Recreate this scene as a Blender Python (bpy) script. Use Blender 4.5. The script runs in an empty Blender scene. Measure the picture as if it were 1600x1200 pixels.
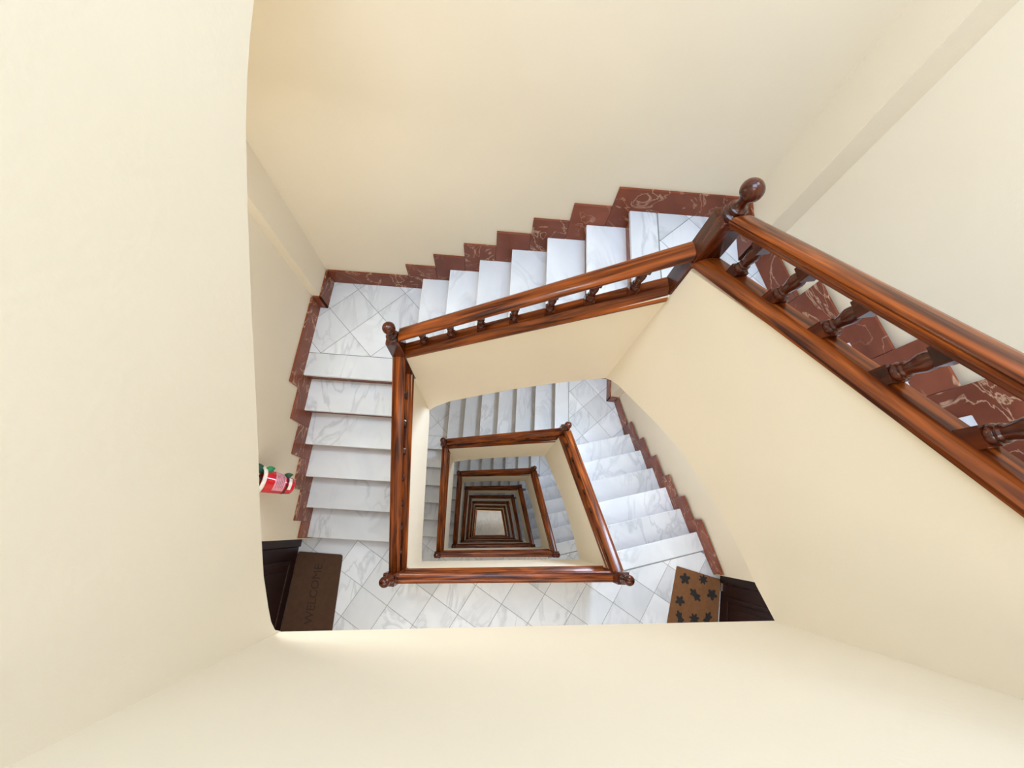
import bpy, math, random
from mathutils import Matrix, Vector
random.seed(7)
S = bpy.context.scene
COL = S.collection
H = 3.1                 # storey height
R_ = H / 19             # riser height (6 + 7 + 6 steps per storey)
ZTL, ZTR = 6 * R_, 13 * R_
TOP = 3.35              # ceiling over the top landing
NST = 8                 # storeys below the camera

# ------------------------------------------------------------------ camera
cam = bpy.data.cameras.new('camera')
cam.sensor_width = 36.0
cam.lens = 686.54 / 1600 * 36.0
cam.clip_start = 0.02
camo = bpy.data.objects.new('camera', cam)
COL.objects.link(camo)
camo.matrix_world = Matrix(((0.9948045, -0.09854174, -0.02556409, 0.0),
                            (0.08537015, 0.94429093, -0.31784678, 0.0),
                            (0.05546111, 0.314013, 0.94779739, 1.2412),
                            (0, 0, 0, 1)))
S.camera = camo

# ------------------------------------------------------------------ world, lights, exposure
w = bpy.data.worlds.new('world')
S.world = w
w.use_nodes = True
w.node_tree.nodes['Background'].inputs[0].default_value = (0.9, 0.95, 1.0, 1)
w.node_tree.nodes['Background'].inputs[1].default_value = 0.4
S.view_settings.view_transform = 'Standard'
S.view_settings.look = 'None'
S.view_settings.exposure = 0.03
S.view_settings.gamma = 1.0
S.view_settings.use_curve_mapping = False


def area(name, loc, size, energy, color, size_y=None, rot=(0, 0, 0)):
    l = bpy.data.lights.new(name, 'AREA')
    l.energy = energy
    l.color = color
    l.shape = 'RECTANGLE' if size_y else 'DISK'
    l.size = size
    if size_y:
        l.size_y = size_y
    o = bpy.data.objects.new(name, l)
    o.location = loc
    o.rotation_euler = rot
    COL.objects.link(o)
    return o


COOL = (0.90, 0.98, 1.12)
WARM = (1.0, 0.93, 0.82)
NEUTRAL = (1.0, 0.99, 0.98)
area('skylight_glow', (0.15, 0.8, TOP - 0.04), 2.0, 80, (0.74, 1.03, 1.48), 1.6)
area('top_landing_fill', (-0.2, -1.1, TOP - 0.04), 1.2, 34, (1.0, 0.95, 0.86), 0.7)  # added warm fill above the top landing, for the back and right walls
for s_ in range(-1, NST):
    zf = -(s_ + 1) * H
    if s_ >= 0:
        area('landing_fill', (0.2, -1.35, zf + H - 0.31), 2.4, (25, 14, 6)[min(s_, 2)] if s_ < NST - 1 else 42, NEUTRAL, 0.5)  # added fill light under each landing slab, no fitting there
    # added unseen fill light under each back right landing, turned into the well
    aim = Vector((-0.62, -0.58, -0.75)).to_track_quat('-Z', 'Y').to_euler()
    area('stair_fill', (1.12, 1.42, zf + ZTR - 0.60), 0.55, (36, 14, 5, 3)[min(s_, 3)] if s_ >= 0 else 6, (0.82, 1.0, 1.28), None, aim)
    aim = Vector((-0.12, -0.90, -1.0)).to_track_quat('-Z', 'Y').to_euler()
    area('corner_fill', (-1.12, 1.02, zf + ZTL - 0.50), 0.5, (4, 3, 2, 23)[min(s_, 2)], (0.92, 1.0, 1.06), None, aim)  # unseen fill added under back left landings to brighten the left flight

# ------------------------------------------------------------------ materials


def mat(name, rough=0.5, coat=0.0, spec=0.5):
    m = bpy.data.materials.new(name)
    m.use_nodes = True
    n = m.node_tree.nodes
    b = n['Principled BSDF']
    b.inputs['Roughness'].default_value = rough
    b.inputs['Coat Weight'].default_value = coat
    b.inputs['Coat Roughness'].default_value = 0.08
    b.inputs['Specular IOR Level'].default_value = spec
    return m, n, m.node_tree.links, b


def node(n, t, **kw):
    x = n.new(t)
    for k, v in kw.items():
        if k in ('operation', 'blend_type', 'data_type', 'noise_dimensions', 'feature', 'wave_type'):
            setattr(x, k, v)
        else:
            x.inputs[k].default_value = v
    return x


def ramp(n, stops):
    r = n.new('ShaderNodeValToRGB')
    e = r.color_ramp.elements
    while len(e) < len(stops):
        e.new(0.5)
    for q, (p, c) in zip(e, stops):
        q.position = p
        q.color = (*c, 1)
    return r


def plain(name, col, rough=0.5, coat=0.0, metal=0.0):
    m, n, l, b = mat(name, rough, coat)
    t = n.new('ShaderNodeTexCoord')
    z = node(n, 'ShaderNodeTexNoise', Scale=30.0, Detail=2.0)
    l.new(t.outputs['Object'], z.inputs['Vector'])
    r = ramp(n, [(0.3, tuple(c * 0.88 for c in col)), (0.7, tuple(min(1, c * 1.08) for c in col))])
    l.new(z.outputs['Fac'], r.inputs[0])
    l.new(r.outputs[0], b.inputs['Base Color'])
    b.inputs['Metallic'].default_value = metal
    return m


def plaster(name, c0, c1):
    m, n, l, b = mat(name, 0.6, 0.0, 0.3)
    t = n.new('ShaderNodeTexCoord')
    z = node(n, 'ShaderNodeTexNoise', Scale=1.3, Detail=3.0)
    l.new(t.outputs['Object'], z.inputs['Vector'])
    r = ramp(n, [(0.3, c0), (0.7, c1)])
    l.new(z.outputs['Fac'], r.inputs[0])
    l.new(r.outputs[0], b.inputs['Base Color'])
    z2 = node(n, 'ShaderNodeTexNoise', Scale=60.0, Detail=3.0)
    l.new(t.outputs['Object'], z2.inputs['Vector'])
    bp = node(n, 'ShaderNodeBump', Strength=0.06, Distance=0.01)
    l.new(z2.outputs['Fac'], bp.inputs['Height'])
    l.new(bp.outputs[0], b.inputs['Normal'])
    return m


def marble(name, base, base2, vein, scale, veinw, rough, strength, cloud, spec=0.5):
    m, n, l, b = mat(name, rough, 0.0, spec)
    t = n.new('ShaderNodeTexCoord')
    oi = n.new('ShaderNodeObjectInfo')
    add = n.new('ShaderNodeVectorMath')
    add.operation = 'ADD'
    mul = n.new('ShaderNodeVectorMath')
    mul.operation = 'SCALE'
    comb = n.new('ShaderNodeCombineXYZ')
    for i in range(3):
        l.new(oi.outputs['Random'], comb.inputs[i])
    l.new(comb.outputs[0], mul.inputs[0])
    mul.inputs['Scale'].default_value = 37.0
    l.new(t.outputs['Object'], add.inputs[0])
    l.new(mul.outputs[0], add.inputs[1])
    # per piece tone and soft clouds
    z = node(n, 'ShaderNodeTexNoise', Scale=scale * 0.6, Detail=4.0, Distortion=1.2)
    l.new(add.outputs[0], z.inputs['Vector'])
    r = ramp(n, [(0.35, base), (0.68, base2)])
    l.new(z.outputs['Fac'], r.inputs[0])
    # veins: thin band of a distorted noise around 0.5
    z2 = node(n, 'ShaderNodeTexNoise', Scale=scale, Detail=5.0, Distortion=cloud)
    mp = n.new('ShaderNodeMapping')
    mp.inputs['Scale'].default_value = (1.0, 0.45, 1.0)
    mp.inputs['Rotation'].default_value = (0.3, 0.2, 0.7)
    l.new(add.outputs[0], mp.inputs['Vector'])
    l.new(mp.outputs[0], z2.inputs['Vector'])
    s1 = node(n, 'ShaderNodeMath', operation='SUBTRACT')
    s1.inputs[1].default_value = 0.5
    l.new(z2.outputs['Fac'], s1.inputs[0])
    s2 = node(n, 'ShaderNodeMath', operation='ABSOLUTE')
    l.new(s1.outputs[0], s2.inputs[0])
    r2 = ramp(n, [(0.0, (strength,) * 3), (veinw, (0.0, 0.0, 0.0))])
    l.new(s2.outputs[0], r2.inputs[0])
    z3 = node(n, 'ShaderNodeTexNoise', Scale=scale * 0.5, Detail=1.0)
    l.new(add.outputs[0], z3.inputs['Vector'])
    r3 = ramp(n, [(0.38, (0, 0, 0)), (0.58, (1, 1, 1))])
    l.new(z3.outputs['Fac'], r3.inputs[0])
    mm = node(n, 'ShaderNodeMath', operation='MULTIPLY')
    l.new(r2.outputs[0], mm.inputs[0])
    l.new(r3.outputs[0], mm.inputs[1])
    mix = n.new('ShaderNodeMix')
    mix.data_type = 'RGBA'
    l.new(mm.outputs[0], mix.inputs['Factor'])
    l.new(r.outputs[0], mix.inputs['A'])
    mix.inputs['B'].default_value = (*vein, 1)
    # piece to piece tone
    tone = n.new('ShaderNodeMapRange')
    tone.inputs['To Min'].default_value = 0.86
    tone.inputs['To Max'].default_value = 1.08
    l.new(oi.outputs['Random'], tone.inputs['Value'])
    sc = n.new('ShaderNodeVectorMath')
    sc.operation = 'SCALE'
    l.new(mix.outputs['Result'], sc.inputs[0])
    l.new(tone.outputs[0], sc.inputs['Scale'])
    l.new(sc.outputs[0], b.inputs['Base Color'])
    return m


def wood(name, dark, light, rough, coat, spec=0.3):
    m, n, l, b = mat(name, rough, coat, spec)
    uv = n.new('ShaderNodeUVMap')
    oi = n.new('ShaderNodeObjectInfo')
    comb = n.new('ShaderNodeCombineXYZ')
    l.new(oi.outputs['Random'], comb.inputs[0])
    sc = n.new('ShaderNodeVectorMath')
    sc.operation = 'SCALE'
    sc.inputs['Scale'].default_value = 21.0
    l.new(comb.outputs[0], sc.inputs[0])
    add = n.new('ShaderNodeVectorMath')
    add.operation = 'ADD'
    l.new(uv.outputs[0], add.inputs[0])
    l.new(sc.outputs[0], add.inputs[1])
    mp = n.new('ShaderNodeMapping')
    mp.inputs['Scale'].default_value = (3.0, 46.0, 1.0)
    l.new(add.outputs[0], mp.inputs['Vector'])
    z = node(n, 'ShaderNodeTexNoise', Scale=1.0, Detail=5.0, Distortion=0.8)
    l.new(mp.outputs[0], z.inputs['Vector'])
    r = ramp(n, [(0.34, dark), (0.54, tuple(a * .6 + c * .4 for a, c in zip(dark, light))), (0.76, light)])
    l.new(z.outputs['Fac'], r.inputs[0])
    l.new(r.outputs[0], b.inputs['Base Color'])
    return m


M_WALL = plaster('cream_paint', (0.845, 0.74, 0.57), (0.875, 0.77, 0.605))
M_WELL = plaster('cream_paint_well', (0.845, 0.742, 0.575), (0.875, 0.772, 0.61))
M_CEIL = plaster('white_paint', (0.8, 0.79, 0.75), (0.83, 0.82, 0.78))
M_MARB = marble('grey_white_marble', (0.73, 0.755, 0.78), (0.83, 0.85, 0.87), (0.38, 0.40, 0.43), 3.2, 0.05, 0.30, 0.42, 1.6)
M_RED = marble('red_marble', (0.18, 0.042, 0.016), (0.27, 0.070, 0.030), (0.66, 0.42, 0.27), 4.2, 0.020, 0.34, 0.9, 2.2, 0.25)
M_GROUT = plain('grey_grout', (0.30, 0.30, 0.29), 0.8)
M_WOOD = wood('varnished_red_wood', (0.034, 0.005, 0.0015), (0.42, 0.095, 0.012), 0.28, 0.12, 0.25)
M_POST = wood('varnished_dark_wood', (0.030, 0.005, 0.002), (0.14, 0.026, 0.005), 0.24, 0.3)
M_DOOR = wood('dark_door_wood', (0.012, 0.004, 0.003), (0.030, 0.008, 0.006), 0.45, 0.0, 0.25)
M_METAL = plain('brushed_steel', (0.6, 0.6, 0.6), 0.35, 0.0, 1.0)
M_MAT1 = plain('brown_coir', (0.075, 0.034, 0.016), 0.95)
M_MAT2 = plain('tan_coir', (0.20, 0.085, 0.030), 0.95)
M_PRINT1 = plain('dark_brown_print', (0.036, 0.018, 0.010), 0.95)
M_PRINT2 = plain('charcoal_print', (0.022, 0.020, 0.018), 0.95)
M_REDP = plain('glossy_red_enamel', (0.62, 0.012, 0.02), 0.18, 0.5)
M_WHITEP = plain('white_enamel', (0.85, 0.80, 0.74), 0.3)
M_LABEL = plain('pink_label', (0.72, 0.30, 0.36), 0.4)
M_GREEN = plain('green_leaf', (0.01, 0.22, 0.08), 0.5)
M_DGREEN = plain('dark_green_leaf', (0.01, 0.07, 0.035), 0.5)
M_BLACK = plain('black_band', (0.02, 0.008, 0.008), 0.4)
M_CLAY = plain('terracotta', (0.30, 0.075, 0.035), 0.8)

# ------------------------------------------------------------------ mesh helpers


class MB:
    def __init__(self):
        self.v, self.f, self.uv = [], [], []

    def face(self, idx, uv=None):
        self.f.append(tuple(idx))
        self.uv.append(uv)

    def prism(self, poly, z0, z1):
        """plan polygon extruded; z0, z1 numbers or lists per vertex"""
        n = len(poly)
        a = sum(poly[i][0] * poly[(i + 1) % n][1] - poly[(i + 1) % n][0] * poly[i][1] for i in range(n))
        if not isinstance(z0, (list, tuple)):
            z0 = [z0] * n
        if not isinstance(z1, (list, tuple)):
            z1 = [z1] * n
        if a < 0:
            poly, z0, z1 = poly[::-1], z0[::-1], z1[::-1]
        b = len(self.v)
        self.v += [(p[0], p[1], z) for p, z in zip(poly, z0)] + [(p[0], p[1], z) for p, z in zip(poly, z1)]
        self.face([b + i for i in range(n)][::-1])
        self.face([b + n + i for i in range(n)])
        for i in range(n):
            j = (i + 1) % n
            self.face((b + i, b + j, b + n + j, b + n + i))
        return self

    def hexa(self, lo, hi):
        """two quads (4 points each, counter-clockwise seen from hi)"""
        b = len(self.v)
        self.v += [tuple(p) for p in lo] + [tuple(p) for p in hi]
        self.face((b + 3, b + 2, b + 1, b))
        self.face((b + 4, b + 5, b + 6, b + 7))
        for i in range(4):
            j = (i + 1) % 4
            self.face((b + i, b + j, b + 4 + j, b + 4 + i))
        return self

    def sweep(self, prof, p0, p1, z0, z1):
        """profile of (sideways, up) swept from p0 to p1; ends cut plumb"""
        dx, dy = p1[0] - p0[0], p1[1] - p0[1]
        L = math.hypot(dx, dy)
        nx, ny = -dy / L, dx / L
        b = len(self.v)
        n = len(prof)
        for p, z in ((p0, z0), (p1, z1)):
            for o, h in prof:
                self.v.append((p[0] + nx * o, p[1] + ny * o, z + h))
        per = [0.0]
        for i in range(n):
            a, c = prof[i], prof[(i + 1) % n]
            per.append(per[-1] + math.hypot(a[0] - c[0], a[1] - c[1]))
        for i in range(n):
            j = (i + 1) % n
            self.face((b + i, b + n + i, b + n + j, b + j),
                      [(0, per[i]), (L, per[i]), (L, per[i + 1]), (0, per[i + 1])])
        self.face([b + i for i in range(n)], [(q[1], q[0]) for q in prof])
        self.face([b + n + i for i in range(n)][::-1], [(q[1], q[0]) for q in prof][::-1])
        return self

    def lathe(self, prof, cx, cy, seg=16, cap=True):
        b = len(self.v)
        m = len(prof)
        for r, z in prof:
            for k in range(seg):
                a = 2 * math.pi * k / seg
                self.v.append((cx + r * math.cos(a), cy + r * math.sin(a), z))
        for i in range(m - 1):
            for k in range(seg):
                q = (k + 1) % seg
                u0, u1 = k * 0.13 / seg, (k + 1) * 0.13 / seg
                self.face((b + i * seg + k, b + i * seg + q, b + (i + 1) * seg + q, b + (i + 1) * seg + k),
                          [(prof[i][1], u0), (prof[i][1], u1), (prof[i + 1][1], u1), (prof[i + 1][1], u0)])
        if cap:
            self.face([b + k for k in range(seg)][::-1])
            self.face([b + (m - 1) * seg + k for k in range(seg)])
        return self

    def mesh(self, name, mats, smooth=None):
        me = bpy.data.meshes.new(name)
        me.from_pydata(self.v, [], self.f)
        ul = me.uv_layers.new(name='UVMap')
        li = 0
        for f, uv in zip(self.f, self.uv):
            for k, vi in enumerate(f):
                if uv:
                    ul.data[li].uv = uv[k]
                else:
                    p = self.v[vi]
                    ul.data[li].uv = (p[2], p[0] + p[1])
                li += 1
        for m in (mats if isinstance(mats, (list, tuple)) else [mats]):
            me.materials.append(m)
        if smooth is not None:
            me.polygons.foreach_set('use_smooth', [True] * len(me.polygons))
            me.set_sharp_from_angle(angle=math.radians(smooth))
        me.update()
        return me

    def build(self, name, mats, parent=None, smooth=None, bevel=0.0):
        o = bpy.data.objects.new(name, self.mesh(name, mats, smooth))
        COL.objects.link(o)
        if parent:
            o.parent = parent
        if bevel:
            md = o.modifiers.new('bevel', 'BEVEL')
            md.width = bevel
            md.segments = 2
            md.limit_method = 'ANGLE'
            md.angle_limit = math.radians(40)
        return o


def empty(name, loc=(0, 0, 0)):
    o = bpy.data.objects.new(name, None)
    o.empty_display_size = 0.1
    o.location = loc
    COL.objects.link(o)
    return o


def tag(o, label=None, cat=None, group=None, kind=None):
    if label:
        o['label'] = label
    if cat:
        o['category'] = cat
    if group:
        o['group'] = group
    if kind:
        o['kind'] = kind
    return o


def copy_tree(o, parent=None, skip=()):
    c = o.copy()
    COL.objects.link(c)
    c.parent = parent
    for ch in list(o.children):
        if ch.name.split('.')[0] not in skip:
            copy_tree(ch, c, skip)
    return c


def lerp(a, b, t):
    return tuple(x + (y - x) * t for x, y in zip(a, b))


def hit(p, d, a, b):
    """intersection of line p+t*d with line a-b"""
    ex, ey = b[0] - a[0], b[1] - a[1]
    den = d[0] * ey - d[1] * ex
    t = ((a[0] - p[0]) * ey - (a[1] - p[1]) * ex) / den
    return (p[0] + t * d[0], p[1] + t * d[1])


def clip(subject, tile):
    """clip a polygon by a convex tile (counter-clockwise)"""
    out = subject
    n = len(tile)
    for i in range(n):
        a, b = tile[i], tile[(i + 1) % n]
        inp, out = out, []
        if not inp:
            break
        side = lambda p: (b[0] - a[0]) * (p[1] - a[1]) - (b[1] - a[1]) * (p[0] - a[0])
        for k in range(len(inp)):
            p, q = inp[k - 1], inp[k]
            sp, sq = side(p), side(q)
            if sq >= 0:
                if sp < 0:
                    out.append(lerp(p, q, sp / (sp - sq)))
                out.append(q)
            elif sp >= 0:
                out.append(lerp(p, q, sp / (sp - sq)))
    res = []
    for p in out:
        if not res or math.hypot(p[0] - res[-1][0], p[1] - res[-1][1]) > 1e-4:
            res.append(p)
    return res


def parea(p):
    return 0.5 * sum(p[i - 1][0] * p[i][1] - p[i][0] * p[i - 1][1] for i in range(len(p)))


# ------------------------------------------------------------------ plan of the stairwell (metres, well below the camera)
W = dict(BL=(-.587, -.343), BR=(.9456, -.197), TL=(-.590, .930), TR=(.655, .967))      # faces of the well
N = dict(BL=(-.621, -.377), BR=(.980, -.239), TL=(-.622, .968), TR=(.687, 1.020))      # newel posts
O = {k: (2 * N[k][0] - W[k][0], 2 * N[k][1] - W[k][1]) for k in W}                    # outer faces of the parapets
XL = -1.558
BKD = (0.99938, 0.0351)                                # direction of the back wall
RTD = (0.33949, -0.94061)                              # direction of the right wall
BACK = lambda x: 1.9063 + .0351 * (x + .7216)
nose_l = lambda k: (XL, -.442 + .2459 * k)
nose_t = lambda k: (-.7216 + .2362 * (k - 7), 1.9063 + .0083 * (k - 7))
nose_r = lambda k: (1.609 + .0789 * (k - 14), 1.2416 - .2186 * (k - 14))
DL, DT, DR = (1.0, .028), (.035, -1.0), (-.9553, -.2957)   # nosing directions, wall to well

# ------------------------------------------------------------------ walls, ceiling, ground
ZB = -NST * H - 0.2


def structure(o):
    o['kind'] = 'structure'
    return o


wl = MB().prism([(-1.508, 2.10), (-1.508, 1.644), (-1.572, 1.644), (-1.572, -.214), (-1.70, -.214),
                 (-1.70, -1.95), (-1.95, -1.95), (-1.95, 2.10)], ZB, TOP)
structure(wl.build('wall_left', M_WALL))
yb = lambda x: BACK(x) + .014
structure(MB().prism([(-1.508, yb(-1.508)), (1.376, yb(1.376)), (1.376, 2.25), (-1.508, 2.25)], ZB, TOP).build('wall_back', M_WALL))
RW0, RW1 = (1.482, 1.689), (2.172, -.214)
wr = MB().prism([(1.376, 2.25), (1.376, 1.689), RW0, RW1, (2.262, -.214), (2.06, -1.75), (2.06, -1.95), (2.6, -1.95), (2.6, 2.25)], ZB, TOP)
structure(wr.build('wall_right', M_WALL))
structure(MB().prism([(-1.70, -1.75), (2.06, -1.75), (2.06, -1.95), (-1.70, -1.95)], ZB, TOP).build('wall_front', M_WALL))
structure(MB().prism([(-1.95, -1.95), (2.6, -1.95), (2.6, 2.25), (-1.95, 2.25)], TOP, TOP + .1).build('ceiling', M_CEIL))

# ------------------------------------------------------------------ profiles
HAND = [(-.025, -.024), (.025, -.024), (.027, -.012), (.033, -.006), (.0375, .000), (.0375, .007), (.0345, .009),
        (.0345, .0105), (.0375, .0125), (.036, .019), (.028, .025), (.014, .0285), (-.014, .0285), (-.028, .025), (-.036, .019),
        (-.0375, .0125), (-.0345, .0105), (-.0345, .009), (-.0375, .007), (-.0375, .000), (-.033, -.006), (-.027, -.012)]
BASE = [(-.043, -.030), (.036, -.030), (.036, .006), (.033, .012), (-.009, .012), (-.014, .010), (-.036, -.008), (-.043, -.016)]
# base rail top and handrail centre at both posts, relative to the lower landing
RAIL = dict(left=('BL', 'TL', .648, 1.590, .885, 1.880),
            top=('TL', 'TR', 1.872, 2.813, 2.062, 3.040),
            right=('TR', 'BR', 2.998, 3.925, 3.205, 4.098),
            landing=('BR', 'BL', .695, .695, .930, .930))
SOFF = dict(left=[(0, -.29), (.012, -.245), (.04, -.205), (.082, -.165), (.173, -.087), (.336, .022), (.487, .113), (.627, .203),
                  (.78, .304), (.956, .414), (1.103, .500), (1.19, .555), (1.273, .640)],
            top=[(0, .640), (.06, .765), (.203, .969), (.444, 1.188), (.691, 1.400), (.930, 1.576), (1.15, 1.709), (1.246, 1.755)],
            right=[(0, 1.755), (.042, 1.839), (.104, 1.939), (.198, 2.051), (.308, 2.183), (.441, 2.341), (.62, 2.523),
                   (.832, 2.664), (1.01, 2.745), (1.102, 2.774), (1.2, 2.820)])


def stringer(kind, parent):
    """plastered well-side wall of a flight, curved along its underside"""
    a, b, z0, z1, *_ = RAIL[kind]
    A, B, A2, B2 = W[a], W[b], O[a], O[b]
    pts = SOFF[kind]
    L = pts[-1][0]
    m = MB()
    n = len(pts)
    for P, Q in ((A, B), (A2, B2)):
        for s, z in pts:
            p = lerp(P, Q, s / L)
            m.v.append((p[0], p[1], z))
        for s, z in pts:
            p = lerp(P, Q, s / L)
            m.v.append((p[0], p[1], z0 - .026 + (z1 - z0) * s / L))
    for i in range(n - 1):
        m.face((i, i + 1, n + i + 1, n + i))                       # well face
        q = 2 * n
        m.face((q + i + 1, q + i, q + n + i, q + n + i + 1))       # step side
        m.face((i + 1, i, q + i, q + i + 1))                       # underside
        m.face((n + i, n + i + 1, q + n + i + 1, q + n + i))       # top
    q = 2 * n
    m.face((0, n, q + n, q))
    m.face((n - 1, q + n - 1, q + 2 * n - 1, 2 * n - 1))
    o = m.build('stringer_wall', M_WELL, parent, 25)
    # vaulted underside from the stringer to the outer wall
    m = MB()
    ends = dict(left=((-1.574, -.30), (-1.574, 1.04)), top=((-.74, yb(-.74)), (.72, yb(.72))),
                right=((1.60, 1.30), (2.10, -.06)))[kind]
    for dz in (0, .04):
        for s, z in pts:
            p = lerp(A2, B2, s / L)
            m.v.append((p[0], p[1], z + dz))
        for s, z in pts:
            p = lerp(ends[0], ends[1], s / L)
            m.v.append((p[0], p[1], z + dz))
    for i in range(n - 1):
        m.face((i, i + 1, n + i + 1, n + i))
        m.face((q + i + 1, q + i, q + n + i, q + n + i + 1))
    m.face((0, n, q + n, q))
    m.face((n - 1, q + n - 1, q + 2 * n - 1, 2 * n - 1))
    m.build('soffit', M_WELL, parent, 25)


def top_stringer(parent):
    """the overhead flight's well wall runs on a little past its upper post"""
    keep = SOFF['left'], W['TL'], O['TL'], RAIL['left']
    r = 1.42 / 1.273
    SOFF['left'] = keep[0][:-2] + [(1.19, .541), (1.273, .573), (1.35, .597), (1.42, .612)]
    W['TL'] = lerp(W['BL'], W['TL'], r)
    O['TL'] = lerp(O['BL'], O['TL'], r)
    q = keep[3]
    RAIL['left'] = q[:3] + (q[2] + (q[3] - q[2]) * r,) + q[4:]
    stringer('left', parent)
    SOFF['left'], W['TL'], O['TL'], RAIL['left'] = keep


def step_pts(kind, k):
    f, d = dict(left=(nose_l, DL), top=(nose_t, DT), right=(nose_r, DR))[kind]
    a, b = RAIL[kind][:2]
    p = f(k)
    wp = (p[0] - d[0] * .012, p[1] - d[1] * .012)
    return wp, hit(p, d, O[a], O[b])


def shift(p, d, t):
    return (p[0] + d[0] * t, p[1] + d[1] * t)


def treads(kind, ks, strip, parent):
    """one marble tread and one red riser per step; the last tread is the strip at the landing's edge"""
    d = dict(left=(.0, 1.0), top=BKD, right=RTD)[kind]
    going = dict(left=.2459, top=.2363, right=.2324)[kind]
    for k in ks:
        a0, a1 = step_pts(kind, k)
        last = k == ks[-1]
        g = strip if last else going + .03
        if last:
            b0, b1 = shift(a0, d, strip), shift(a1, d, strip)
        else:
            b0, b1 = step_pts(kind, k + 1)
            b0, b1 = shift(b0, d, .03), shift(b1, d, .03)
        z = k * R_
        gap = .0025
        if last:
            b0, b1 = shift(b0, d, -gap), shift(b1, d, -gap)
        MB().prism([a0, a1, b1, b0], z - .03, z).build('tread', M_MARB, parent, None, .005)
        r0, r1 = shift(a0, d, .022), shift(a1, d, .022)
        s0, s1 = shift(a0, d, .042), shift(a1, d, .042)
        MB().prism([r0, r1, s1, s0], z - R_, z - .03).build('riser', M_RED, parent)


SK = .178


def slab2(p, q, n, z0, z1, parent, th=.014):
    """upright skirting piece from p to q (plan), thickness th towards the wall (n)"""
    MB().prism([p, q, shift(q, n, th), shift(p, n, th)], z0, z1).build('skirting_piece', M_RED, parent, None, .002)


def skirting(kind, ks, parent):
    f, d, n, going = dict(left=(nose_l, (0, 1.0), (-1, 0), .2459), top=(nose_t, BKD, (-.0351, .99938), .2363),
                          right=(nose_r, RTD, (.94061, .33949), .2324))[kind]
    ends = {}
    for k in ks[:-1]:
        p, q = shift(f(k), d, -.115), shift(f(k + 1), d, -.1165)
        if kind == 'left' and k == 1:
            p = (XL, -.205)
        slab2(p, q, n, (k - 1) * R_ + .001, k * R_ + SK, parent)


def flight(kind, ks, strip):
    root = empty('stair_flight', (0, 0, 0))
    stringer(kind, root)
    treads(kind, ks, strip, root)
    skirting(kind, ks, root)
    return root


# ------------------------------------------------------------------ railings
def railing(kind, nb):
    a, b, b0, b1, h0, h1 = RAIL[kind]
    root = empty('stair_railing')
    A, B = N[a], N[b]
    L = math.dist(A, B)
    e = .040 / L
    pa, pb = lerp(A, B, e), lerp(A, B, 1 - e)
    zb = lambda t: b0 + (b1 - b0) * t
    zh = lambda t: h0 + (h1 - h0) * t
    def reach(P):
        return abs((P[0] - A[0]) * (B[1] - A[1]) - (P[1] - A[1]) * (B[0] - A[0])) / L + .009
    base = MB().sweep(BASE, pa, pb, zb(e), zb(1 - e))
    nx, ny = -(B[1] - A[1]) / L, (B[0] - A[0]) / L
    for i, (off, h) in enumerate(BASE):                    # the rail covers the parapet, whose width changes along it
        for j, P in ((i, W[a]), (i + len(BASE), W[b])):
            if off < -.03:
                dx = off * (reach(P) / .043 - 1)
                x, y, z = base.v[j]
                base.v[j] = (x + nx * dx, y + ny * dx, z)
    base.build('base_rail', M_WOOD, root, 40)
    MB().sweep(HAND, pa, pb, zh(e), zh(1 - e)).build('handrail', M_WOOD, root, 50)
    ux, uy = (B[0] - A[0]) / L, (B[1] - A[1]) / L
    for i in range(1, nb + 1):
        t = i / (nb + 1)
        c = lerp(A, B, t)
        c = (c[0] + nx * .010, c[1] + ny * .010)            # centred on the flat of the base rail
        zlo, zhi = zb(t) + .012, zh(t) - .024
        g = zhi - zlo
        m = MB()

        def block(hw, e0, e1):
            """square block following the slope where it touches a rail; e = (z, slope?)"""
            lo, hi = [], []
            for sx, sy in ((-1, -1), (1, -1), (1, 1), (-1, 1)):
                x = c[0] + ux * hw * sx - uy * hw * sy
                y = c[1] + uy * hw * sx + ux * hw * sy
                dz = sx * hw
                lo.append((x, y, e0[0] + e0[1] * dz))
                hi.append((x, y, e1[0] + e1[1] * dz))
            m.hexa(lo, hi)
        kb, kh = (b1 - b0) / L, (h1 - h0) / L
        hb = .030 if g < .24 else .045
        block(.021, (zlo - .002, kb), (zlo + hb, 0))
        block(.021, (zhi - hb * 1.05, 0), (zhi + .004, kh))
        z0, z1 = zlo + hb, zhi - hb * 1.05
        q = z1 - z0
        prof = [(.012, z0 - .004), (.0205, z0 + .001), (.0212, z0 + .07 * q), (.0190, z0 + .12 * q), (.0155, z0 + .15 * q), (.0185, z0 + .19 * q),
                (.0185, z0 + .23 * q), (.0148, z0 + .27 * q), (.0152, z0 + .36 * q), (.0180, z0 + .50 * q), (.0208, z0 + .66 * q),
                (.0202, z0 + .80 * q), (.0165, z0 + .93 * q), (.0150, z1 + .002)]
        m.lathe(prof, c[0], c[1], 14, False)
        m.build('baluster', M_POST, root, 35)
    return root


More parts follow.
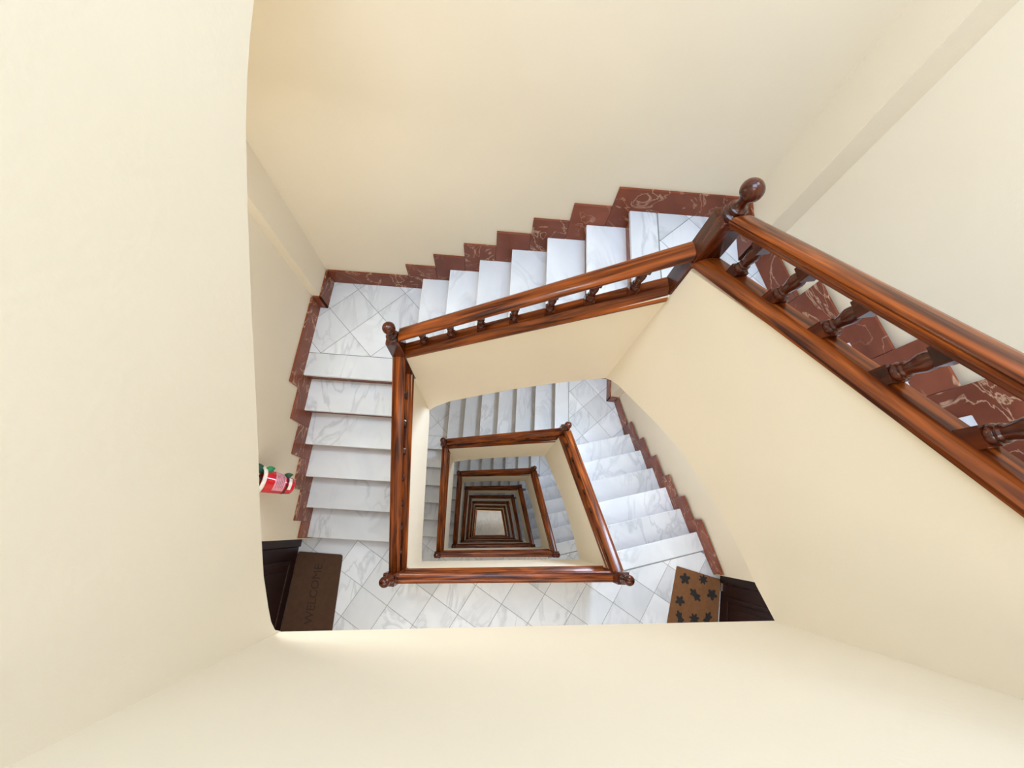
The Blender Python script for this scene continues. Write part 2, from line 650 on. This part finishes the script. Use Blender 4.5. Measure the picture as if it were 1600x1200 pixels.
def newel(key, z, bottom, ang):
    root = empty('newel_post', (*N[key], z))
    hw = .0415
    ca, sa = math.cos(ang), math.sin(ang)

    def sq(h, zz):
        return [(ca * sx * h - sa * sy * h, sa * sx * h + ca * sy * h, zz) for sx, sy in ((-1, -1), (1, -1), (1, 1), (-1, 1))]
    m = MB()
    rings = [sq(hw, bottom), sq(hw, 1.068), sq(.0395, 1.082), sq(.034, 1.086), sq(.034, 1.092)]
    for r in rings:
        m.v += r
    per = [0, .083, .166, .249, .332]
    for i in range(len(rings) - 1):
        for k in range(4):
            q = (k + 1) % 4
            m.face((i * 4 + k, i * 4 + q, i * 4 + 4 + q, i * 4 + 4 + k),
                   [(rings[i][0][2], per[k]), (rings[i][0][2], per[k + 1]), (rings[i + 1][0][2], per[k + 1]), (rings[i + 1][0][2], per[k])])
    m.face((3, 2, 1, 0))
    b = 4 * (len(rings) - 1)
    m.face((b, b + 1, b + 2, b + 3))
    m.build('post', M_POST, root, None, .003)
    prof = [(.032, 1.090), (.0365, 1.094), (.038, 1.101), (.0365, 1.108), (.030, 1.111), (.027, 1.114), (.0265, 1.119), (.030, 1.122),
            (.031, 1.127), (.029, 1.132), (.021, 1.136), (.0165, 1.143), (.0155, 1.153), (.0165, 1.163), (.0170, 1.1705)]
    for k in range(1, 16):
        a = math.radians(-62 + k * (152 / 15.0))
        prof.append((max(.0352 * math.cos(a), .0004), 1.203 + .0352 * math.sin(a)))
    MB().lathe(prof, 0, 0, 24, True).build('finial', M_POST, root, 35)
    return root


# ------------------------------------------------------------------ landings with diagonal tiles
def tiles(poly, org, ang, size, parent, joined=False):
    if parea(poly) < 0:
        poly = poly[::-1]
    xs, ys = [p[0] for p in poly], [p[1] for p in poly]
    ca, sa = math.cos(ang), math.sin(ang)
    rad = int(5 / size)
    g = .002
    jm = MB()
    for i in range(-rad, rad):
        for j in range(-rad, rad):
            q = [(i * size + g, j * size + g), ((i + 1) * size - g, j * size + g), ((i + 1) * size - g, (j + 1) * size - g), (i * size + g, (j + 1) * size - g)]
            q = [(org[0] + ca * x - sa * y, org[1] + sa * x + ca * y) for x, y in q]
            if max(p[0] for p in q) < min(xs) or min(p[0] for p in q) > max(xs) or max(p[1] for p in q) < min(ys) or min(p[1] for p in q) > max(ys):
                continue
            c = clip(poly, q)
            if len(c) < 3 or abs(parea(c)) < 4e-4:
                continue
            if joined:
                jm.prism(c, -.015, 0)
            else:
                MB().prism(c, -.015, 0).build('floor_tile', M_MARB, parent)
    if joined:
        jm.build('floor_tile', M_MARB, parent)['kind'] = 'stuff'


P_L = [(-1.69, -1.75), (2.05, -1.75), (2.245, -.22), (2.150, -.214), (2.062, -.022), (1.02, -.350), O['BR'], O['BL'], (-.655, -.14), (-1.572, -.165), (-1.572, -.214), (-1.69, -.214)]
P_TL = [(XL - .01, 1.2285), (-.665, 1.2535), (-.668, 1.918), (-1.504, BACK(-1.5) + .01), (-1.504, 1.640), (XL - .01, 1.640)]
P_TR = [(.8735, 1.970), (1.372, BACK(1.37) + .01), (1.372, 1.685), (1.478, 1.685), (1.605, 1.22), (.905, 1.005)]


def landing(z, poly, slabpoly, thick, org, ang, size, joined, thin):
    root = empty('floor', (0, 0, z))
    root['kind'] = 'structure'
    MB().prism(slabpoly, -thick - .004, -.012).build('slab', M_WELL, root)
    MB().prism(slabpoly, -.012, -.004).build('grout_bed', M_GROUT, root)
    MB().prism(thin, -.05, -.004).build('edge_slab', M_GROUT, root)
    tiles(poly, org, ang, size, root, joined)
    return root


def skirt_landing(root, z, segs):
    for i, (p, q, n) in enumerate(segs):
        MB().prism([p, q, shift(q, n, .014), shift(p, n, .014)], z + .001 - (R_ if i == 0 else 0), z + SK).build('baseboard_piece', M_RED, root, None, .002)


S_L = [(-1.69, -1.75), (2.05, -1.75), (2.245, -.22), (2.150, -.214), (2.026, .098), (1.03, -.212), O['BR'], O['BL'], (-1.572, -.411), (-1.69, -.411)]
T_L = [O['BL'], (-.655, -.14), (-1.572, -.165), (-1.572, -.214), (-1.69, -.214), (-1.69, -.411)]
S_TL = [(XL - .01, 1.065), (-.665, 1.085), (-.668, 1.918), (-1.504, BACK(-1.5) + .01), (-1.504, 1.640), (XL - .01, 1.640)]
S_TR = [(.725, 1.963), (1.372, BACK(1.37) + .01), (1.372, 1.685), (1.478, 1.685), (1.560, 1.36), (.755, 1.09)]
T_TR = [(.755, 1.09), (1.560, 1.36), (1.605, 1.22), (.755, .995)]
T_TL = [(XL - .01, 1.066), (-.665, 1.086), (-.665, 1.11), (XL - .01, 1.09)]

# a storey's pieces, modelled once relative to the landing they start from
A45 = math.radians(-43.5)
flL = flight('left', list(range(1, 7)), .194)
flT = flight('top', list(range(7, 14)), .174)
flR = flight('right', list(range(14, 20)), .175)
ang = lambda a, b: math.atan2(N[b][1] - N[a][1], N[b][0] - N[a][0])
rlL, rlT, rlR = railing('left', 7), railing('top', 7), railing('right', 7)
rlA = railing('landing', 9)
nwBL = newel('BL', 0, .56, .02)
nwBR = newel('BR', 0, .56, .05)
nwTL = newel('TL', ZTL, .50, .05)
nwTR = newel('TR', ZTR, .58, .12)


def make_floors(joined):
    a = landing(0, P_L, S_L, .28, (-.178, -.729), math.radians(-28.6), .280, joined, T_L)
    Wm = MB()
    Wm.hexa([(*W['BL'], -.284), (*O['BL'], -.284), (*O['BR'], -.284), (*W['BR'], -.284)][::-1],
            [(*W['BL'], .668), (*O['BL'], .668), (*O['BR'], .668), (*W['BR'], .668)][::-1])
    Wm.build('parapet_wall', M_WELL, a)
    b = landing(ZTL, P_TL, S_TL, .335, (-1.274, 1.436), A45, .282, joined, T_TL)
    c = landing(ZTR, P_TR, S_TR, .365, (1.256, 1.390), math.radians(-45), .262, joined, T_TR)
    skirt_landing(b, 0, [((XL, nose_l(6)[1] - .115), (XL, 1.630), (-1, 0)), ((XL, 1.630), (-1.494, 1.630), (0, 1)),
                         ((-1.494, 1.630), (-1.494, BACK(-1.494)), (-1, 0)),
                         ((-1.494, BACK(-1.494)), shift(nose_t(7), BKD, -.1165), (-.0351, .99938))])
    skirt_landing(c, 0, [(shift(nose_t(13), BKD, -.115), (1.362, BACK(1.362)), (-.0351, .99938)),
                         ((1.362, BACK(1.362)), (1.362, 1.675), (1, 0)), ((1.362, 1.675), (1.462, 1.675), (0, 1)),
                         ((1.462, 1.675), shift(nose_r(14), RTD, -.1165), (.94061, .33949))])
    skirt_landing(a, 0, [(shift(nose_r(19), RTD, -.115), (2.146, -.206), (.94061, .33949))])
    return a, b, c


fA, fB, fC = make_floors(False)
gA, gB, gC = make_floors(True)

ORD = ['outermost', 'second', 'third', 'fourth', 'fifth', 'sixth', 'seventh', 'eighth and innermost']


def ring(s):
    return '%s stairwell ring' % ORD[s]


def place(proto, s, zrel, label, cat, group, first):
    o = proto if first else copy_tree(proto)
    o.location.z = -(s + 1) * H + zrel
    return tag(o, label, cat, group)


used = set()


def put(proto, s, zrel, label, cat, group):
    first = proto.name not in used
    used.add(proto.name)
    return place(proto, s, zrel, label, cat, group, first)


for s in range(0, NST):
    rg = ring(s)
    put(flL, s, 0, 'white marble stair flight with red risers, left side of ' + rg, 'stairs', 'left stair flights')
    put(flT, s, 0, 'white marble stair flight along the back wall of ' + rg, 'stairs', 'back stair flights')
    put(flR, s, 0, 'white marble stair flight along the right wall of ' + rg, 'stairs', 'right stair flights')
    put(rlL, s, 0, 'varnished red wood railing, left side of ' + rg, 'railing', 'railings of the left flights')
    put(rlT, s, 0, 'varnished red wood railing, back side of ' + rg, 'railing', 'railings of the back flights')
    put(rlR, s, 0, 'varnished red wood railing, right side of ' + rg, 'railing', 'railings of the right flights')
    put(nwTL, s, ZTL, 'ball topped dark newel post, back left corner of ' + rg, 'newel post', 'newel posts')
    put(nwTR, s, ZTR, 'ball topped dark newel post, back right corner of ' + rg, 'newel post', 'newel posts')
    put(nwBL, s, 0, 'ball topped dark newel post, front left corner of ' + rg, 'newel post', 'newel posts')
    put(nwBR, s, 0, 'ball topped dark newel post, front right corner of ' + rg, 'newel post', 'newel posts')
    put(rlA, s, 0, 'level varnished wood railing, front side of ' + rg, 'railing', 'railings of the front landings')
    for big, small, zz in ((fA, gA, 0), (fB, gB, ZTL), (fC, gC, ZTR)):
        src = big if s < 3 else small
        first = src.name not in used
        used.add(src.name)
        o = src if first else copy_tree(src)
        o.location.z = -(s + 1) * H + zz

# the landing the camera leans from, and the flight that climbs on from it
o = copy_tree(fA)
o.location.z = 0
o = copy_tree(fB)
o.location.z = ZTL
top = copy_tree(flL, None, ('stringer_wall', 'soffit'))
top_stringer(top)
tag(top, 'pale stair flight overhead filling the left edge of the view', 'stairs', 'left stair flights').location.z = 0
tag(copy_tree(rlL), 'varnished wood railing of the overhead flight, beyond the left edge', 'railing', 'railings of the left flights').location.z = 0
for pr, zz, wh in ((nwBL, 0, 'lower'), (nwTL, ZTL, 'upper')):
    tag(copy_tree(pr), 'dark wood newel post at the %s end of the overhead left flight' % wh, 'newel post', 'newel posts').location.z = zz
tag(copy_tree(rlA), 'level varnished wood railing over the pale parapet at the bottom edge', 'railing', 'railings of the front landings').location.z = 0
tag(copy_tree(nwBR), 'dark wood newel post at the right end of the bottom-edge parapet', 'newel post', 'newel posts').location.z = 0

# ground floor of polished marble at the bottom of the well
gf = structure(MB().prism([(-1.7, -1.75), (2.3, -1.75), (2.3, 2.2), (-1.7, 2.2)], -NST * H - .4, -NST * H - .285).build('floor', M_MARB))


# ------------------------------------------------------------------ flat doors on the landing below
def door(name, org, d, n, z, plate):
    """org: floor corner of the frame; d: along the wall; n: out of the wall"""
    root = empty(name, (org[0], org[1], z))
    root['kind'] = 'structure'

    def box(u0, u1, v0, v1, w0, w1, nm, m, bev=.003, par=root):
        P = lambda u, w_: (d[0] * u + n[0] * w_, d[1] * u + n[1] * w_)
        return MB().prism([P(u0, w0), P(u1, w0), P(u1, w1), P(u0, w1)], v0, v1).build(nm, m, par, None, bev)
    fr = .075
    W_, Hh = 1.02, 2.55
    for u in (0, W_ - fr):
        box(u, u + fr, 0, Hh, -.045, 0, 'frame_jamb', M_DOOR)
    box(fr, W_ - fr, Hh - fr, Hh, -.045, 0, 'frame_head', M_DOOR)
    leaf = box(fr + .004, W_ - fr - .004, .006, Hh - fr - .004, -.045, -.012, 'door_leaf', M_DOOR)
    for v0, v1 in ((.16, .95), (1.1, 2.32)):
        u0, u1 = fr + .13, W_ - fr - .13
        box(u0, u1, v0, v1, -.012, -.006, 'door_panel', M_DOOR, .003, leaf)
        box(u0 + .06, u1 - .06, v0 + .06, v1 - .06, -.006, .001, 'raised_field', M_DOOR, .006, leaf)
        for a in ((u0 - .02, u1 + .02, v0 - .02, v0 + .012), (u0 - .02, u1 + .02, v1 - .012, v1 + .02),
                  (u0 - .02, u0 + .012, v0 + .012, v1 - .012), (u1 - .012, u1 + .02, v0 + .012, v1 - .012)):
            box(*a, -.012, .006, 'moulding', M_DOOR, .005, leaf)
    kx = W_ - fr - .07
    P = (d[0] * kx + n[0] * .03, d[1] * kx + n[1] * .03)
    MB().lathe([(.004, .98), (.022, .99), (.028, 1.0), (.022, 1.01), (.004, 1.02)], P[0], P[1], 12).build('knob', M_METAL, leaf, 40)
    if plate:
        box(.078, .145, .005, .045, -.012, -.002, 'hinge_plate', M_METAL, .002, leaf)
    return root


door('door_1', (-1.656, -.214), (0, -1), (1, 0), -H, False)
dd = (-.1305, -.99145)
door('door_2', (2.214, -.203), dd, (-.99145, .1305), -H, True)

# ------------------------------------------------------------------ doormats


def mat_poly(q, r, seg=4):
    """quad with rounded corners"""
    out = []
    n = len(q)
    for i in range(n):
        p, a, b = q[i], q[i - 1], q[(i + 1) % n]
        ua = ((a[0] - p[0]) / math.dist(a, p), (a[1] - p[1]) / math.dist(a, p))
        ub = ((b[0] - p[0]) / math.dist(b, p), (b[1] - p[1]) / math.dist(b, p))
        s, e = shift(p, ua, r), shift(p, ub, r)
        for k in range(seg + 1):
            t = k / seg
            x = lerp(lerp(s, p, t), lerp(p, e, t), t)
            out.append(x)
    return out


m1 = empty('doormat', (-1.45, -.70, -H))
tag(m1, 'plain dark brown doormat with faint lettering by the left door', 'doormat', 'doormats')
ZM = .014
q1 = [(-1.667 + 1.45, -.330 + .70), (-1.666 + 1.45, -1.08 + .70), (-1.225 + 1.45, -1.08 + .70), (-1.266 + 1.45, -.325 + .70)]
MB().prism(mat_poly(q1, .025), 0.0005, ZM).build('mat', M_MAT1, m1, None, .004)
mat1 = m1.children[0]
cu = bpy.data.curves.new('lettering', 'FONT')
cu.body = 'WELCOME'
cu.size = .10
cu.align_x = 'CENTER'
cu.align_y = 'CENTER'
cu.extrude = .0006
cu.resolution_u = 2
to = bpy.data.objects.new('lettering_source', cu)
COL.objects.link(to)
bpy.context.view_layer.update()
me = bpy.data.meshes.new_from_object(to.evaluated_get(bpy.context.evaluated_depsgraph_get()))
bpy.data.objects.remove(to)
me.name = 'lettering'
me.materials.clear()
me.materials.append(M_PRINT1)
lo = bpy.data.objects.new('lettering', me)
COL.objects.link(lo)
lo.parent = mat1
lo.location = (0.0, .04, ZM + .0004)
lo.rotation_euler = (0, 0, math.radians(90 + 1.5))

m2 = empty('doormat', (1.95, -.42, -H))
tag(m2, 'tan brown doormat printed with dark leaf shapes by the right door', 'doormat', 'doormats')
q2 = [(1.802 - 1.95, -.168 + .42), (1.655 - 1.95, -.83 + .42), (2.121 - 1.95, -.915 + .42), (2.209 - 1.95, -.252 + .42)]
MB().prism(mat_poly(q2, .008, 2), 0.0005, ZM).build('mat', M_MAT2, m2, None, .004)
mat2 = m2.children[0]


def leafshape(kind, sz, rot):
    pts = []
    n = 60
    for i in range(n):
        a = 2 * math.pi * i / n
        if kind == 0:
            r = .55 + .45 * abs(math.cos(2.5 * a)) ** 1.5
        elif kind == 1:
            r = .50 + .40 * abs(math.cos(3.5 * a)) ** 2
        else:
            r = .30 + .70 * abs(math.cos(a)) ** 1.5 * (.75 + .25 * math.cos(8 * a))
        pts.append((sz * r * math.cos(a + rot), sz * r * math.sin(a + rot)))
    return pts


uu = (q2[1][0] - q2[0][0], q2[1][1] - q2[0][1])
vv = (q2[3][0] - q2[0][0], q2[3][1] - q2[0][1])
for i, (u, v, kd, sz, rot) in enumerate([(.13, .22, 0, .038, .3), (.07, .62, 1, .036, .5), (.22, .86, 0, .037, 2.2), (.29, .50, 2, .050, 2.3),
                                         (.42, .19, 0, .034, 1.0), (.53, .84, 2, .048, 1.1), (.58, .56, 1, .040, .2), (.62, .25, 2, .046, 1.9),
                                         (.80, .14, 0, .037, .7), (.82, .62, 1, .040, 1.2), (.84, .86, 0, .034, .1), (.93, .38, 2, .042, .6)]):
    cx, cy = q2[0][0] + uu[0] * u + vv[0] * v, q2[0][1] + uu[1] * u + vv[1] * v
    MB().prism([(cx + x, cy + y) for x, y in leafshape(kd, sz * 1.35, rot)], ZM, ZM + .0008).build('leaf_motif', M_PRINT2, mat2)

# ------------------------------------------------------------------ red bucket of leaves hanging on the left wall
bk = empty('hanging_bucket', (-1.358, .165, -1.938))
bk.rotation_euler = (0, math.radians(-46), math.radians(-6))          # hangs by its rim and leans its mouth to the wall
tag(bk, 'red bucket with white rim and green leaves hanging on the left wall', 'bucket')
HB = .218
rad = lambda z: .056 + (.082 - .056) * max(0, (z - .03)) / (HB - .03)
wall_ = [(.030, 0.0), (.044, .003), (.052, .012), (.056, .03)]
for k in range(1, 9):
    z = .03 + (HB - .03) * k / 8
    wall_.append((rad(z), z))
wall_ += [(rad(HB) - .006, HB), (rad(HB) - .012, HB - .07), (.004, HB - .07)]
MB().lathe(wall_, 0, 0, 28, False).build('bucket_body', M_REDP, bk, 40)
t = MB()
RR = rad(HB)
t.lathe([(RR - .008, HB - .012), (RR + .004, HB - .014), (RR + .009, HB - .006), (RR + .009, HB + .006), (RR + .003, HB + .010), (RR - .008, HB + .008), (RR - .008, HB - .012)], 0, 0, 28, False)
t.build('rim', M_WHITEP, bk, 50)


def wrap(z0, z1, a0, a1, off, name, m, nz=3, par=bk):
    mb = MB()
    n = 14
    for o_ in (0, .0008):
        for i in range(nz + 1):
            z = z0 + (z1 - z0) * i / nz
            for k in range(n + 1):
                a = a0 + (a1 - a0) * k / n
                r = rad(z) + off + o_
                mb.v.append((r * math.cos(a), r * math.sin(a), z))
    q = (n + 1) * (nz + 1)
    for i in range(nz):
        for k in range(n):
            b = i * (n + 1) + k
            mb.face((b + n + 1, b + n + 2, b + 1, b))
            mb.face((q + b, q + b + 1, q + b + n + 2, q + b + n + 1))
    return mb.build(name, m, par, 40)


lab = wrap(.075, .145, -.75, 1.45, .0004, 'label', M_LABEL)
wrap(.030, .050, -.45, 1.0, .0004, 'label', M_WHITEP)
for j in range(5):
    wrap(.086 + j * .011, .0882 + j * .011, -.45 + .1 * (j % 2), .9 - .15 * (j % 3), .0012, 'label_line', M_BLACK, 1, lab)
wrap(.056, .067, -math.pi, math.pi, .0015, 'band', M_BLACK, 1)
MB().lathe([(.002, HB - .03), (.05, HB - .025), (.066, HB - .03), (.068, HB - .05), (.002, HB - .06)], 0, 0, 20, False).build('soil', M_CLAY, bk, 40)


def leaf(p, dirv, up, L, wd, m):
    mb = MB()
    d = Vector(dirv).normalized()
    s = d.cross(Vector(up)).normalized()
    nrm = s.cross(d)
    for tt, ww in [(0, .1), (.25, .8), (.5, 1), (.75, .7), (1, .05)]:
        c = Vector(p) + d * L * tt + nrm * (.25 * L * math.sin(math.pi * tt))
        for sg, lift in ((-1, .2), (0, 0), (1, .2)):
            mb.v.append(tuple(c + s * (sg * wd * ww) + nrm * lift * wd * ww))
    for i in range(4):
        for k in range(2):
            b = i * 3 + k
            mb.face((b, b + 1, b + 4, b + 3))
    o = mb.build('leaf', m, bk, 60)
    sd = o.modifiers.new('thickness', 'SOLIDIFY')
    sd.thickness = .002


leaf((.035, .072, HB + .004), (.25, .30, -.9), (1, -.3, .3), .062, .022, M_GREEN)
leaf((.030, .066, .090), (.35, .20, -.9), (1, -.3, .3), .055, .016, M_DGREEN)
leaf((-.01, .045, HB - .02), (-.2, .55, .8), (1, 0, .3), .10, .026, M_DGREEN)
leaf((-.03, .0, HB - .02), (-.3, .2, .9), (0, 1, .3), .10, .026, M_DGREEN)
leaf((-.02, -.03, HB - .02), (-.2, -.3, .9), (1, 0, .3), .10, .024, M_DGREEN)
hk = MB().prism([(-.012, -.02), (.012, -.02), (.012, .02), (-.012, .02)], -.012, .012).build('wall_hook', M_METAL, bk)
hk.location = (-.066, 0, HB - .008)
